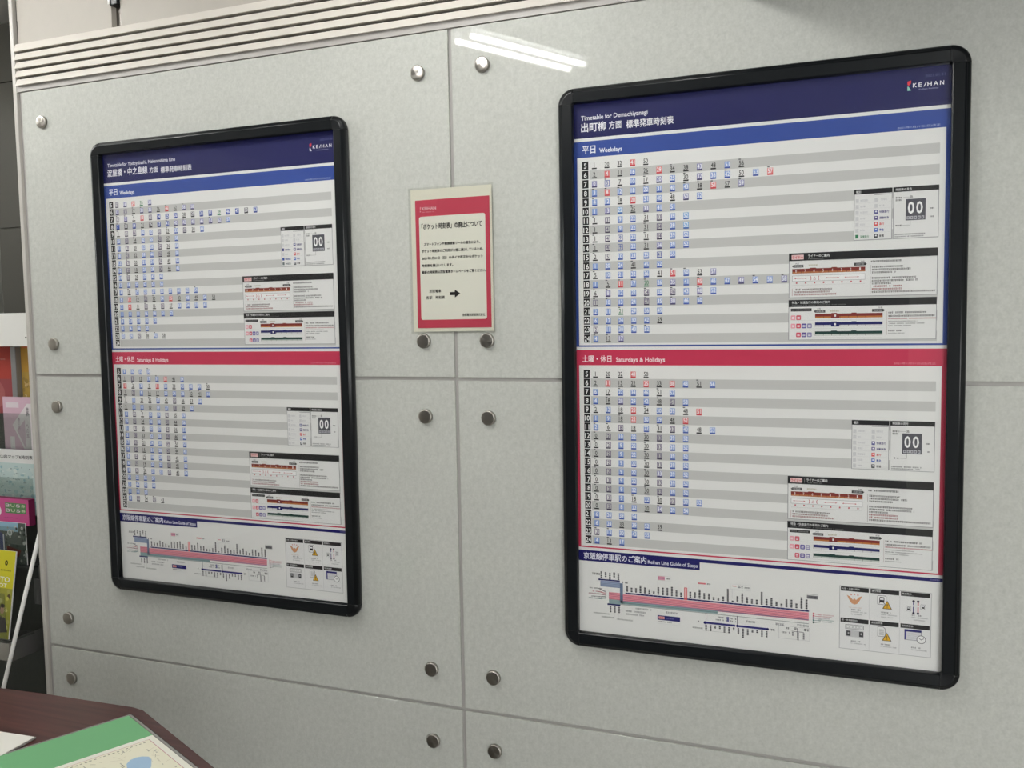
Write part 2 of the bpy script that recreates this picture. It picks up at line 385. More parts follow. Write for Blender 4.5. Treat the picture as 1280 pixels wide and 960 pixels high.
def info(p, dy, legend_l):
    d = dy
    for a, b in ((544.8, 610.3), (612.0, 688.0)):
        p.rect(a, 140.2 + d, b, 233.8 + d, (140, 140, 144), 6); p.rect(a + .9, 149 + d, b - .9, 233 + d, GRY, 7); p.rect(a, 140.2 + d, b, 149.2 + d, BLK, 7)
    p.text('種別', 548, 142.4 + d, 556.5, 147.4 + d, (220, 220, 220), 8, True)
    p.text('時刻表の見方', 616, 142.4 + d, 643, 147.4 + d, (220, 220, 220), 8, True)
    p.rect(580, 151.0 + d, 609, 151.9 + d, (120, 120, 124), 8)
    for k in range(7):
        y = 157 + d + k * 11.0
        p.rect(547, y + 8.2, 608, y + 8.5, (200, 200, 202), 8)
        for cx in (547.5, 580):
            if cx > 570 and k >= 2:
                c = [(90, 90, 150), (96, 86, 140), (220, 90, 90), (80, 110, 190), (70, 70, 74)][k - 2]
                p.rect(cx, y + .5, cx + 6, y + 7.5, c, 8); p.rect(cx + 1.6, y + 2, cx + 4.4, y + 4.6, (230, 230, 236), 9)
                t = ['快速急行', '通勤快急', '急行', '準急', '普通'][k - 2]
                cc = [(60, 50, 120), (60, 50, 120), (210, 60, 60), (40, 70, 160), BLK][k - 2]
                p.text(t, cx + 8.6, y + 1.8, cx + 8.6 + 4.1 * len(t), y + 6.4, cc, 8, True)
            else:
                p.rect(cx, y + .5, cx + 5.6, y + 7.5, (206, 206, 208), 8); p.smudge(cx + 8, y + 2, cx + 21 - 4 * (k % 2), 3.6, (196, 196, 200), 8, k)
    if legend_l == 'g':
        y = 157 + d + 66; p.rect(547.5, y + .5, 553, y + 7, (60, 130, 90), 9); p.text('深夜急行', 556, y + 2, 571, y + 6.6, (60, 130, 90), 9, True)
    elif legend_l == 'b':
        for k, c in ((3, (60, 60, 130)), (5, (60, 90, 170)), (6, (110, 120, 120))):
            y = 157 + d + k * 11; p.rect(547.5, y + .5, 553, y + 7, c, 9); p.smudge(556, y + 2, 571, 4.6, c, 9, k)
    p.rect(633.0, 163 + d, 666.2, 201.5 + d, (84, 84, 92), 8)
    p.text('0', 636.6, 168 + d, 647.4, 190 + d, (240, 240, 240), 9, True); p.text('0', 650.6, 168 + d, 661.6, 190 + d, (240, 240, 240), 9, True)
    for k in range(5): p.rect(635 + k * 6.1, 194 + d, 639.6 + k * 6.1, 199.8 + d, (190, 190, 196), 9); p.rect(636.3 + k * 6.1, 195.5 + d, 638.3 + k * 6.1, 198.5 + d, (96, 96, 104), 10)
    p.smudge(616, 158 + d, 628, 3.2, (70, 70, 74), 8); p.smudge(616, 162.5 + d, 626, 3.2, (70, 70, 74), 8, 3); p.line(629, 159.5 + d, 640, 159.5 + d, .5, (150, 150, 150), 8)
    p.text('急', 640, 156.5 + d, 645, 161.5 + d, (120, 120, 120), 8, True)
    p.smudge(616, 208.5 + d, 627, 3, (50, 50, 54), 8); p.line(627, 210 + d, 641, 210 + d, .5, (120, 120, 120), 8); p.line(641, 202 + d, 641, 210 + d, .5, (120, 120, 120), 8)
    p.smudge(673, 180 + d, 680, 3, (60, 60, 64), 8); p.smudge(673, 195 + d, 680, 3, (60, 60, 64), 8)
    p.smudge(615, 225 + d, 666, 2.6, (110, 110, 114), 8, 2, .05); p.smudge(615, 229 + d, 664, 2.4, (110, 110, 114), 8, 4, .05)
    # liner guide box
    d = dy - .8
    p.rect(429, 253.6 + d, 687.5, 338.6 + d, (130, 130, 134), 6); p.rect(430, 268 + d, 686.6, 337.8 + d, GRY, 7); p.rect(429, 253.6 + d, 687.5, 268.6 + d, BLK, 7)
    p.rect(434, 257 + d, 456, 266 + d, (226, 190, 190), 8); p.text('ライナー', 435.2, 258.8 + d, 454.8, 264.4 + d, (196, 60, 64), 9, True)
    p.rect(460, 257 + d, 460.5, 266 + d, (150, 150, 150), 8)
    p.text('ライナーのご案内', 464, 256.8 + d, 502, 262.6 + d, (226, 226, 226), 8, True); p.smudge(464, 264.2 + d, 492, 2, (150, 150, 150), 8)
    def ends(x0, x1, y):
        p.poly([(x0, y + 2.6), (x0 + 3, y), (x0 + 21, y), (x0 + 21, y + 5.2), (x0 + 3, y + 5.2)], (92, 92, 92), 8)
        p.poly([(x1 + 2.4, y + 2.6), (x1 - .6, y + 5.2), (x1 - 20, y + 5.2), (x1 - 20, y), (x1 - .6, y)], (62, 62, 62), 8)
        p.text('淀屋橋', x0 + 4.5, y + .9, x0 + 18, y + 4.4, (190, 190, 190), 9); p.text('出町柳', x1 - 17, y + .9, x1 - 3, y + 4.4, (190, 190, 190), 9)
        p.text('大阪', x0 + 6, y - 3.9, x0 + 13, y - .7, (70, 70, 70), 8); p.text('京都', x1 - 9, y - 3.9, x1 - 2, y - .7, (70, 70, 70), 8)
    ends(434.6, 566, 276 + d)
    p.smudge(465, 276 + d, 482, 3.4, (176, 168, 140), 8)
    train(p, 435.2, 283.6 + d, 565.4, 292.4 + d, (128, 50, 44), (176, 110, 70), 8)
    for k in range(8): p.text(str(8 - k), 441 + 16.3 * k, 285 + d, 443.6 + 16.3 * k, 290.4 + d, (236, 226, 220), 11)
    p.rect(435.2, 296.4 + d, 565.4, 307.6 + d, (160, 160, 162), 8); p.rect(435.9, 297.1 + d, 564.8, 306.9 + d, (234, 234, 234), 9)
    for a, b in ((441, 460), (498, 518), (531, 553)):
        p.line(a, 302 + d, b, 302 + d, .6, (190, 90, 100), 10); p.poly([(a - 2, 302 + d), (a + 1, 300.6 + d), (a + 1, 303.4 + d)], (190, 90, 100), 10); p.poly([(b + 2, 302 + d), (b - 1, 300.6 + d), (b - 1, 303.4 + d)], (190, 90, 100), 10)
    for a in (468, 482): p.text(')' if a == 468 else '(', a, 298 + d, a + 2.4, 306 + d, (180, 50, 60), 10, True)
    p.text('△', 473.5, 299 + d, 478.5, 305 + d, (190, 90, 100), 10)
    for k in range(8): p.rect(442 + 16.3 * k, 309 + d, 444.6 + 16.3 * k, 312 + d, (190, 90, 100), 9)
    p.rect(436, 314.6 + d, 565, 314.9 + d, (176, 176, 176), 8)
    for k in range(3):
        p.smudge(438, 321.5 + d + 4.8 * k, [507, 503, 515][k], 3.4, [(80, 60, 60), (120, 50, 56), (150, 60, 66)][k], 8, k, .04)
    p.rect(435.2, 321 + d, 435.7, 335 + d, (160, 60, 66), 8)
    for k, (xe, c) in enumerate(((628, BLK), (0, 0), (630, (70, 66, 66)), (643, (60, 56, 56)), (618, (70, 66, 66)), (0, 0), (652, (60, 56, 56)), (655, (60, 56, 56)), (610, (70, 66, 66)), (628, (150, 50, 60)), (628, (150, 50, 60)), (684, (70, 60, 60)))):
        if xe: p.smudge(577 if k not in (0,) else 575, 272.6 + d + 5.15 * k, xe, 3.5, c, 8, k, .06)
    for a, b in ((281, 297), (302, 335)): p.rect(574.2, a + d, 574.7, b + d, (120, 100, 100), 8)
    # car class box
    d = dy - 1.6
    p.rect(428.8, 343.6 + d, 687.2, 420.6 + d, (130, 130, 134), 6); p.rect(429.8, 357 + d, 686.3, 419.8 + d, GRY, 7); p.rect(428.8, 343.6 + d, 687.2, 357.0 + d, BLK, 7)
    p.text('特急・快速急行の車両のご案内', 435, 346 + d, 504, 351.4 + d, (206, 206, 206), 8, True); p.smudge(435, 353 + d, 532, 1.8, (120, 120, 120), 8)
    p.rect(433, 360 + d, 471, 365.6 + d, (50, 50, 52), 8); p.smudge(435, 361.5 + d, 468, 2.6, (140, 140, 140), 9)
    ends(474.6, 598, 363.5 + d)
    p.smudge(504, 364 + d, 520, 3.4, (176, 168, 140), 8)
    for y, c1, c2 in ((370.8, (126, 44, 42), (186, 116, 60)), (387.0, (28, 30, 98), (214, 214, 216)), (404.2, (26, 62, 56), (196, 202, 196))):
        train(p, 477.4, y + d, 596.5, y + 8.4 + d, c1, c2, 8)
        p.rect(433, y + 11.8 + d, 597, y + 12.1 + d, (190, 190, 190), 8)
    for y, c1 in ((370.8, (126, 44, 42)), (387, (28, 30, 98))):
        p.rect(506, y + 3 + d, 521, y + 8.4 + d, c1, 11); p.rect(512, y + 2 + d, 515, y + 6 + d, (230, 230, 230), 12)
    for y, cs in ((373, ((232, 160, 172), (206, 90, 104), 0, 0)), (389, ((232, 160, 172), (206, 70, 90), (96, 86, 160), (140, 136, 176))), (406, (0, (206, 80, 100), (96, 80, 150), (140, 136, 176)))):
        for k, c in enumerate(cs):
            if c:
                p.rrect(433 + 10 * k, y + d, 441.6 + 10 * k, y + 9 + d, 1.6, c, 8); p.rect(435 + 10 * k, y + 3 + d, 439.6 + 10 * k, y + 4.4 + d, (236, 236, 240), 9); p.rect(435 + 10 * k, y + 5.6 + d, 439.6 + 10 * k, y + 6.8 + d, (236, 236, 240), 9)
    for k, (yy, xe, c, h) in enumerate(((369, 671, BLK, 3.3), (375.5, 684, (60, 56, 56), 3.3), (380.6, 686, (170, 60, 70), 2.6), (386, 656, (120, 120, 120), 1.8), (390.0, 670, (110, 110, 110), 2), (394, 647, (110, 110, 110), 2), (402.6, 630, (60, 60, 60), 3.2), (408, 634, (130, 130, 130), 1.8))):
        p.smudge(606, yy + d, xe, h, c, 8, k, .06)
    p.rect(603.6, 368 + d, 604, 412 + d, (160, 120, 120), 8)

def line_map(p):
    dk = (70, 70, 76); teal = (140, 164, 166); pk = (226, 148, 160); pur = (130, 90, 130)
    p.smudge(30, 911, 48, 5, (130, 130, 130), 2)
    for k in range(5): p.vtext('駅名前地下'[k] * 1, 0, 0, 0, 0, dk) if False else [p.rect(48.5 + 9.3 * k, 907.5 + 3.8 * j + (k % 3), 52.3 + 9.3 * k, 910.3 + 3.8 * j + (k % 3), (90, 90, 94), 2) for j in range(4 - k % 2)]
    p.rect(45.4, 923.6, 90.7, 926.4, DNAVY, 3); p.disc(45.8, 925, 2, DNAVY, 4)
    p.rect(48.2, 926.8, 90.7, 940, (148, 162, 190), 2); p.rect(90.7, 930, 97.2, 972, (112, 130, 158), 3)
    p.rect(90.7, 929, 97, 940, (148, 162, 190), 2)
    for y in (929.6, 932.6, 935.6, 938.6): p.rect(48.2, y, 95, y + .7, (110, 124, 150), 3)
    p.smudge(95, 925, 110, 4, (80, 80, 84), 2)
    # left fan
    for k, (y0, c) in enumerate(((945, (110, 110, 114)), (952, (200, 110, 122)), (957, (150, 90, 110)), (963, (110, 110, 114)), (967, (90, 130, 130)))):
        p.smudge(22 + 6 * (k % 2), y0 - 1.4, 52, 2.6, c, 2, k); 
        for j in range(2): p.line(44, y0, 60, 950 + 3.4 * (k + .5 * j), .8, c, 3)
    p.rect(66.5, 950.6, 91.5, 966, pk, 2); p.rect(66.5, 966, 91.5, 976, teal, 2)
    for y in range(5): p.rect(66.5, 952.6 + 3 * y, 91.5, 953.4 + 3 * y, (176, 96, 118), 3)
    p.rect(64.4, 975.6, 91.4, 978.6, DNAVY, 4); p.disc(65, 977, 2, DNAVY, 5)
    for k in range(3):
        for j in range(4): p.rect(68 + 9.4 * k, 980.5 + 3.6 * j, 71.6 + 9.4 * k, 983.2 + 3.6 * j, dk, 2)
    p.smudge(32, 997, 68, 3.2, (150, 150, 150), 2); p.smudge(44, 1004, 78, 3.2, (150, 150, 150), 2, 2); p.smudge(84, 1006, 118, 3.2, (150, 150, 150), 2, 3)
    for x in (77.6, 86.6): p.rect(x, 994, x + .4, 1008, (170, 170, 170), 2)
    # main line
    p.rect(102.6, 948.2, 469.8, 951.2, DNAVY, 4)
    for k in range(41): p.rect(106 + 9.1 * k, 949.2, 107.8 + 9.1 * k, 950.2, (150, 150, 190), 5)
    p.rect(91.5, 952.4, 469.8, 969, pk, 2)
    for k in range(5): p.rect(91.5, 954.6 + 3.0 * k, 469.8, 955.3 + 3.0 * k, (150, 86, 116) if k % 2 else (200, 96, 116), 3)
    p.rect(91.5, 966.4, 469.8, 968.2, (150, 140, 176), 3)
    p.rect(91.5, 968.2, 294, 974, teal, 3); p.rect(91.5, 970.6, 294, 971.2, (80, 108, 110), 4)
    p.rect(91.5, 974.6, 469.8, 975.4, (90, 100, 100), 4)
    hs = [4, 3, 3, 5, 4, 3, 2, 5, 5, 5, 6, 4, 3, 6, 4, 4, 6, 4, 4, 2, 2, 3, 8, 1, 4, 6, 4, 3, 3, 8, 4, 5, 3, 2, 5, 5, 3, 7, 6]
    for k, n in enumerate(hs):
        x = 104.6 + 9.45 * k; c = (222, 76, 84) if k == 13 else dk
        if k == 13: p.rect(x - 1.2, 946 - 3.4 * n, x + 5, 951.5, (224, 100, 104), 6)
        for j in range(n): p.rect(x, 943.4 - 3.3 * j, x + 3.7, 945.9 - 3.3 * j, c if k != 13 else (240, 200, 200), 7)
    # callouts
    p.frame(171, 905.5, 199, 915.5, .5, (200, 200, 204), 2); p.rect(172, 906.5, 186, 914.5, (216, 150, 168), 2); p.rect(172, 910, 186, 911, (110, 80, 150), 3); p.smudge(188, 909, 196, 3.4, dk, 2)
    p.rect(171, 915, 171.5, 935, (190, 190, 194), 2)
    p.rect(254, 912.5, 270, 915.5, (220, 120, 130), 2); p.smudge(270, 912.5, 280, 3, dk, 2); p.rect(255, 916, 255.4, 930, (200, 200, 204), 2)
    p.frame(319, 909, 359, 920.5, .5, (200, 200, 204), 2); p.rect(322, 912.6, 331, 914.2, (214, 110, 120), 2); p.smudge(334, 911, 344, 6, (150, 150, 154), 2); p.smudge(347, 913.4, 357, 3, dk, 2)
    for x in (322.6, 343): p.rect(x, 920, x + .4, 940, (190, 190, 194), 2)
    for x0, y0, x1 in ((124, 978.5, 158), (103, 986, 147), (104, 992.5, 142)): p.smudge(x0, y0, x1, 3.6, (140, 140, 144), 2, 1, .05)
    p.smudge(188, 980, 212, 4, (140, 140, 144), 2)
    p.rect(170.6, 989.5, 217.5, 999.2, (36, 34, 110), 2); p.rect(173, 991.6, 185, 997, (226, 170, 170), 3); p.text('京阪', 174.5, 992.4, 183.5, 996.4, (200, 70, 76), 4, True); p.smudge(188, 993, 208, 3, (120, 120, 180), 3)
    p.frame(170.6, 999.2, 217.5, 1007.5, .4, (200, 200, 204), 2); p.smudge(173, 1001.5, 200, 2.6, dk, 2)
    p.rect(270, 974, 271, 998, (70, 70, 90), 3); p.rect(332.4, 974, 333.4, 998, (70, 70, 90), 3)
    p.rect(268, 992.6, 329, 996.8, (50, 48, 120), 4); p.disc(268.5, 994.7, 3, DNAVY, 5); p.rect(333, 992.6, 391.5, 996.8, (50, 48, 120), 4); p.disc(333, 994.7, 2.6, DNAVY, 5); p.disc(392, 994.7, 2.6, DNAVY, 5)
    for k in range(14):
        for j in range([4, 4, 2, 2, 4, 4, 2, 4, 6, 4, 2, 2, 4, 4][k]): p.rect(269 + 9.2 * k, 999 + 3.3 * j, 272.4 + 9.2 * k, 1001.5 + 3.3 * j, dk, 3)
    p.smudge(254, 991.5, 266, 4.4, (110, 110, 114), 2); p.smudge(243, 1006, 264, 3.2, (130, 130, 130), 2)
    p.rect(264, 1011, 318, 1011.5, (170, 170, 174), 2)
    p.smudge(294, 979, 312, 3.4, (120, 120, 126), 2); p.smudge(290, 984.5, 312, 3.4, (120, 120, 126), 2, 5); p.rect(312, 978, 316.5, 988, (110, 110, 160), 2); p.smudge(318, 979, 331, 3.6, (90, 90, 96), 2); p.smudge(318, 984.5, 330, 3.6, (120, 120, 126), 2)
    p.smudge(350, 981, 368, 4.6, (150, 150, 154), 2); p.smudge(395, 993, 406, 4, dk, 2); p.smudge(407, 980, 423, 4.6, (150, 150, 154), 2); p.smudge(448, 978, 470, 4.6, (150, 150, 154), 2)
    p.frame(413, 984, 472, 1010, .5, (180, 180, 184), 2); p.rect(438, 993, 461, 994, (110, 110, 116), 3); p.rect(448, 986, 449, 1007, (110, 110, 116), 3)
    p.smudge(427, 986.5, 436, 3.8, dk, 2); p.smudge(443, 985.6, 447.6, 4, dk, 2); p.smudge(461, 985.6, 471, 5.4, (90, 90, 94), 2); p.smudge(419, 995.6, 434, 3.8, (110, 110, 114), 2)
    for x, n in ((438.5, 3), (448.4, 6), (459, 5)):
        for j in range(n): p.rect(x, 995 + 2.7 * j, x + 3, 997 + 2.7 * j, (110, 110, 114), 4)
    p.smudge(466, 915, 487, 2, (150, 150, 150), 2); p.rect(466, 918, 487, 925, (130, 130, 134), 2); p.text('出町柳', 469, 919, 484, 924, (60, 60, 64), 3, True)
    for k, c in enumerate(((214, 110, 124), (200, 90, 110), (130, 90, 130), (90, 130, 130), (80, 100, 100))):
        p.rect(477, 952 + 4.4 * k, 480, 955.6 + 4.4 * k, c, 2); p.line(480, 954 + 4.4 * k, 492, 955.5 + 3.4 * k, .8, c, 2); p.smudge(488, 953.6 + 3.4 * k, 516 - 4 * (k % 3), 2.2, tuple(int(v * .5 + 105) for v in c), 2, k)

def six_box(p):
    p.rect(526, 892.8, 687.2, 1016.8, (150, 150, 152), 2); p.rect(526.8, 893.6, 686.4, 1016.0, (226, 226, 226), 3)
    heads = [['大阪・京都の観光', '運行情報', '乗換案内'], ['駅・停車駅案内', '遅延証明書', '時刻表検索']]
    for r in range(2):
        for c in range(3):
            x, y = 528.2 + 53.2 * c, 894.2 + 61.6 * r
            p.rect(x, y, x + 50.2, y + 8.4, BLK, 4); t = heads[r][c]; p.text(t, x + 2, y + 1.8, x + 2 + 4 * len(t), y + 5.6, (196, 196, 196), 5, True); p.smudge(x + 2, y + 6.3, x + 22, 1.3, (130, 130, 130), 5)
            if c: p.rect(x - 1.9, y + 8.4, x - 1.5, y + 60, (176, 176, 178), 4)
            yy = y + (40.5 if r == 0 else 41)
            for j in range(3 if r == 0 else 2): p.smudge(x + 19, yy + 4.6 * j + 2, x + (36, 47, 42)[j], 2.2 if j else 2.8, (110, 110, 114) if j == 0 else (160, 160, 162), 5, c)
    # gold emblem
    gold = (206, 150, 112); x, y = 553, 917
    p.poly([(x - 14, y - 7), (x - 8, y - 4), (x - 3, y + 2), (x, y - 1), (x + 3, y + 2), (x + 8, y - 4), (x + 14, y - 7), (x + 9, y + 3), (x + 5, y + 9), (x, y + 11), (x - 5, y + 9), (x - 9, y + 3)], gold, 5)
    for k in (-1, 0, 1): p.disc(x + 6 * k, y - 8 - (k == 0), 1.7, (214, 160, 150), 5, 10)
    p.smudge(541, 933, 566, 2, (206, 190, 180), 5)
    def warn(x, y):
        p.poly([(x - 8.4, y + 8), (x + 8.4, y + 8), (x, y - 8.4)], (60, 52, 30), 7); p.poly([(x - 6.6, y + 7), (x + 6.6, y + 7), (x, y - 6.2)], (226, 176, 52), 8)
        p.rect(x - .7, y - 2, x + .7, y + 3, (50, 40, 30), 9); p.disc(x, y + 5, .8, (50, 40, 30), 9, 8)
    def trainicon(x, y, s):
        p.rrect(x - 8 * s, y - 9 * s, x + 8 * s, y + 9 * s, 2 * s, (120, 120, 124), 5); p.rrect(x - 7.1 * s, y - 8.1 * s, x + 7.1 * s, y + 8.1 * s, 1.6 * s, (232, 232, 232), 6)
        p.rrect(x - 4.4 * s, y - 6 * s, x + 4.4 * s, y + 4.5 * s, 1.5 * s, (40, 40, 44), 7); p.rect(x - 3.2 * s, y - 4 * s, x + 3.2 * s, y - .5 * s, (226, 226, 230), 8)
        p.line(x - 3 * s, y + 4 * s, x - 5 * s, y + 7 * s, 1 * s, (40, 40, 44), 7); p.line(x + 3 * s, y + 4 * s, x + 5 * s, y + 7 * s, 1 * s, (40, 40, 44), 7)
    trainicon(601.5, 914.5, 1.0); warn(611, 923)
    trainicon(648, 926, .55); trainicon(673, 921, .55)
    for x, c in ((656.6, (60, 50, 120)), (664.4, (200, 60, 80))):
        p.rect(x - 1, 912, x + 1, 933, c, 6); p.disc(x, 911, 2.3, (50, 46, 70), 7, 10); p.disc(x, 920, 1.6, (230, 230, 234), 7, 10); p.disc(x, 934, 2.3, (50, 46, 70), 7, 10)
    p.frame(537, 968, 570, 977, .8, (110, 110, 112), 5)
    for k in range(5): p.frame(539 + 6 * k, 970, 544 + 6 * k, 975, .5, (140, 140, 142), 6)
    p.rect(537.5, 979, 570, 992, (196, 196, 198), 5)
    for x in (539, 562): p.rect(x, 980.5, x + 7.5, 990.5, (60, 60, 64), 6); p.rect(x + 2.5, 983, x + 5, 987, (170, 170, 174), 7)
    p.poly([(594.6, 966), (605, 966), (609, 970), (609, 985.5), (594.6, 985.5)], (120, 120, 122), 5); p.poly([(595.5, 967), (604.6, 967), (608.1, 970.5), (608.1, 984.6), (595.5, 984.6)], (226, 226, 226), 6)
    for k in range(5): p.rect(597.5, 971.5 + 2.4 * k, 606, 972.4 + 2.4 * k, (160, 160, 162), 7)
    warn(611, 985)
    p.rect(641.5, 966, 671, 986.5, (130, 130, 140), 5); p.rect(642.5, 970.5, 670, 985.6, (216, 216, 220), 6); p.rect(641.5, 966, 671, 970, (36, 36, 110), 6); p.rect(642, 970, 645, 986, (70, 66, 140), 7)
    for k in range(5): p.rect(647, 972.5 + 2.6 * k, 668, 973 + 2.6 * k, (180, 180, 184), 7)
    p.disc(670.6, 983.5, 8, (90, 90, 94), 8, 28); p.disc(670.6, 983.5, 6.9, (234, 234, 234), 9, 28); p.line(670.6, 984, 667, 980.8, .9, BLK, 10); p.line(670.4, 984, 675, 981, .9, BLK, 10)

def build_poster(side, root, sheet_x, sheet_z, open_w, open_h):
    """sheet origin = left end / top of the white stripe under the header"""
    X0, X1 = (-8, 712)
    Y0, Y1 = -76, 1050
    sheet = mesh_obj('poster_sheet', *[None] * 0, **{}) if False else None
    v = [(X0, Y0), (X1, Y0), (X1, Y1), (X0, Y1)]
    verts = [(x * .001, 0, -y * .001) for x, y in v] + [(x * .001, .0006, -y * .001) for x, y in v]
    faces = [(0, 3, 2, 1), (4, 5, 6, 7), (0, 1, 5, 4), (1, 2, 6, 5), (2, 3, 7, 6), (3, 0, 4, 7)]
    sheet = mesh_obj('poster_sheet', verts, faces, ink(WHITE), root, (sheet_x, -.0048, sheet_z))
    # header
    p = Print()
    p.rect(X0, Y0, X1, -.4, NAVY, 1)
    if side == 'R':
        p.text('Timetable for Demachiyanagi', 16.6, -46, 155.8, -33.6, (230, 230, 236), 2, .8)
        p.text('出町柳', 16.4, -31.4, 69.6, -12.4, (238, 238, 242), 2, True); p.text('方面', 75.7, -30.2, 102, -14.4, (234, 234, 238), 2, True)
        p.text('標準発車時刻表', 112, -29, 208, -12.6, (234, 234, 238), 2, True)
    else:
        p.text('Timetable for Yodoyabashi, Nakanoshima Line', 18.4, -49.8, 238.4, -38.0, (222, 222, 232), 2, .8)
        p.text('淀屋橋・中之島線', 17, -35.2, 149, -16.2, (232, 232, 238), 2, True); p.text('方面', 155.4, -31, 182.6, -16.6, (228, 228, 234), 2, True)
        p.text('標準発車時刻表', 191.2, -29, 288.4, -13.6, (228, 228, 234), 2, True)
    p.poly([(633, -47.5), (639.2, -49), (638.6, -43.2), (635.4, -39.8), (633, -41.5)], (216, 56, 70), 2); p.poly([(633, -38.5), (634.8, -38.5), (639.4, -31), (633, -31)], (150, 206, 190) if side == 'R' else (226, 232, 240), 2)
    x = 642.0
    for ch, w in (('K', 8.4), ('E', 7.2), ('I', 3.2), ('H', 8.8), ('A', 9.6), ('N', 8.4)):
        p.text(ch, x, -43.6, x + w - 1.8, -36, (248, 248, 252), 2, .7 if ch != 'I' else .4, .5 if ch == 'I' else 0.0); x += w + (3.2 if ch == 'I' else 1.0)
    p.text('Keihan Railway', 652, -33, 684, -29.8, (170, 174, 206), 2)
    p.text('2021.01.31', 662, -56.8, 694.6, -52.2, (96, 100, 150), 2)
    p.build('header_print', sheet)
    # weekday table
    p = Print()
    p.rect(X0, 6.2, X1, 430, BLUE, 1); p.rect(7.4, 39.0, 698.0, 426.6, WHITE, 2)
    p.text('平日', 18.8, 15.4, 46.8, 31.6, (236, 238, 246), 2, True); p.text('Weekdays', 54.9, 22.0, 102.8, 34.2, (236, 238, 246), 2, True)
    p.text('2021年1月31日(日)改正', 617.5, 31.8, 688.5, 36.6, (180, 190, 222), 2)
    timetable(p, R1 if side == 'R' else L1, 18.0, 47.2, 18.78, 43.9)
    info(p, 0, 'g' if side == 'R' else 'b')
    p.build('weekday_timetable_print', sheet)
    p = Print()
    p.rect(X0, 436.3, X1, 857.6, RED, 1); p.rect(6.6, 468.6, 697.4, 854.6, WHITE, 2)
    p.text('土曜・休日', 13.8, 447.6, 76.8, 462.4, (244, 226, 230), 2, True); p.text('Saturdays & Holidays', 86.4, 451.8, 188.6, 464.6, (244, 226, 230), 2, True)
    p.text('2021年1月31日(日)改正', 616.5, 461.4, 687.5, 466.2, (226, 150, 164), 2)
    timetable(p, R2 if side == 'R' else L2, 16.4, 478.1, 18.6, 41.9)
    info(p, 431.0, '')
    p.build('holiday_timetable_print', sheet)
    p = Print()
    p.rect(X0, 863.8, X1, 870.6, DNAVY, 1); p.rect(X0, 870.6, 258, 887, DNAVY, 1)
    p.text('京阪線停車駅のご案内', 11.6, 868.0, 147.7, 883.2, (226, 226, 238), 2, True); p.text('Keihan Line Guide of Stops', 150.8, 874.2, 253.6, 884.6, (226, 226, 238), 2, True)
    p.smudge(684, 865.6, 702, 3, (120, 120, 170), 2)
    line_map(p)
    p.build('line_map_print', sheet)
    p = Print(); six_box(p); p.build('notice_box_print', sheet)
    # clear cover
    cx = root['ow'] / 2
    c = box('cover_panel', -open_w / 2 - .004, open_w / 2 + .004, -.0105, -.0085, .031 - .004, .031 + open_h + .004, M['cover'], root)
    return sheet

PROF = [(0.0022, .0005), (0.0006, .004), (0.0, .0085), (0.0002, .013), (.0016, .0168), (.0045, .0192), (.0070, .0201), (.0078, .0211), (.0090, .0219), (.011, .0222), (.0295, .0209), (.031, .0196), (.031, .0036)]
def rail(name, parent, length, place):
    """straight extrusion of PROF along local x, t towards +z (inward)"""
    v = []; f = []
    n = len(PROF)
    for x in (0, length):
        for t, h in PROF: v.append(place(x, t, h))
    for i in range(n - 1): f.append((i, i + 1, n + i + 1, n + i))
    f.append(tuple(range(n))); f.append(tuple(range(2 * n - 1, n - 1, -1)))
    o = mesh_obj(name, v, f, M['black'], parent)
    bmm = bmesh.new(); bmm.from_mesh(o.data); bmesh.ops.recalc_face_normals(bmm, faces=bmm.faces)
    for fc in bmm.faces: fc.smooth = len(fc.verts) == 4 and fc.calc_center_median().y > -.0221 and not any(abs(v.co.y + .0209) < 1e-5 for v in fc.verts)
    bmm.to_mesh(o.data); bmm.free()
    return o
def corner(name, parent, cx, cz, a0, r=.034, seg=14):
    v = []; f = []; n = len(PROF)
    for k in range(seg + 1):
        a = math.radians(a0 + 90 * k / seg)
        for t, h in PROF:
            rr = r - t
            if t > .0309: # inner edge meets the square opening corner
                rr = r - t
            v.append((cx + rr * math.cos(a), -h, cz + rr * math.sin(a)))
    for k in range(seg):
        for i in range(n - 1): f.append((k * n + i, k * n + i + 1, (k + 1) * n + i + 1, (k + 1) * n + i))
    f.append(tuple(range(n))); f.append(tuple(range(seg * n + n - 1, seg * n - 1, -1)))
    o = mesh_obj(name, v, f, M['black2'], parent)
    bmm = bmesh.new(); bmm.from_mesh(o.data); bmesh.ops.recalc_face_normals(bmm, faces=bmm.faces)
    for fc in bmm.faces: fc.smooth = len(fc.verts) == 4 and fc.calc_center_median().y > -.0221 and not any(abs(v.co.y + .0209) < 1e-5 for v in fc.verts)
    bmm.to_mesh(o.data); bmm.free()
    return o
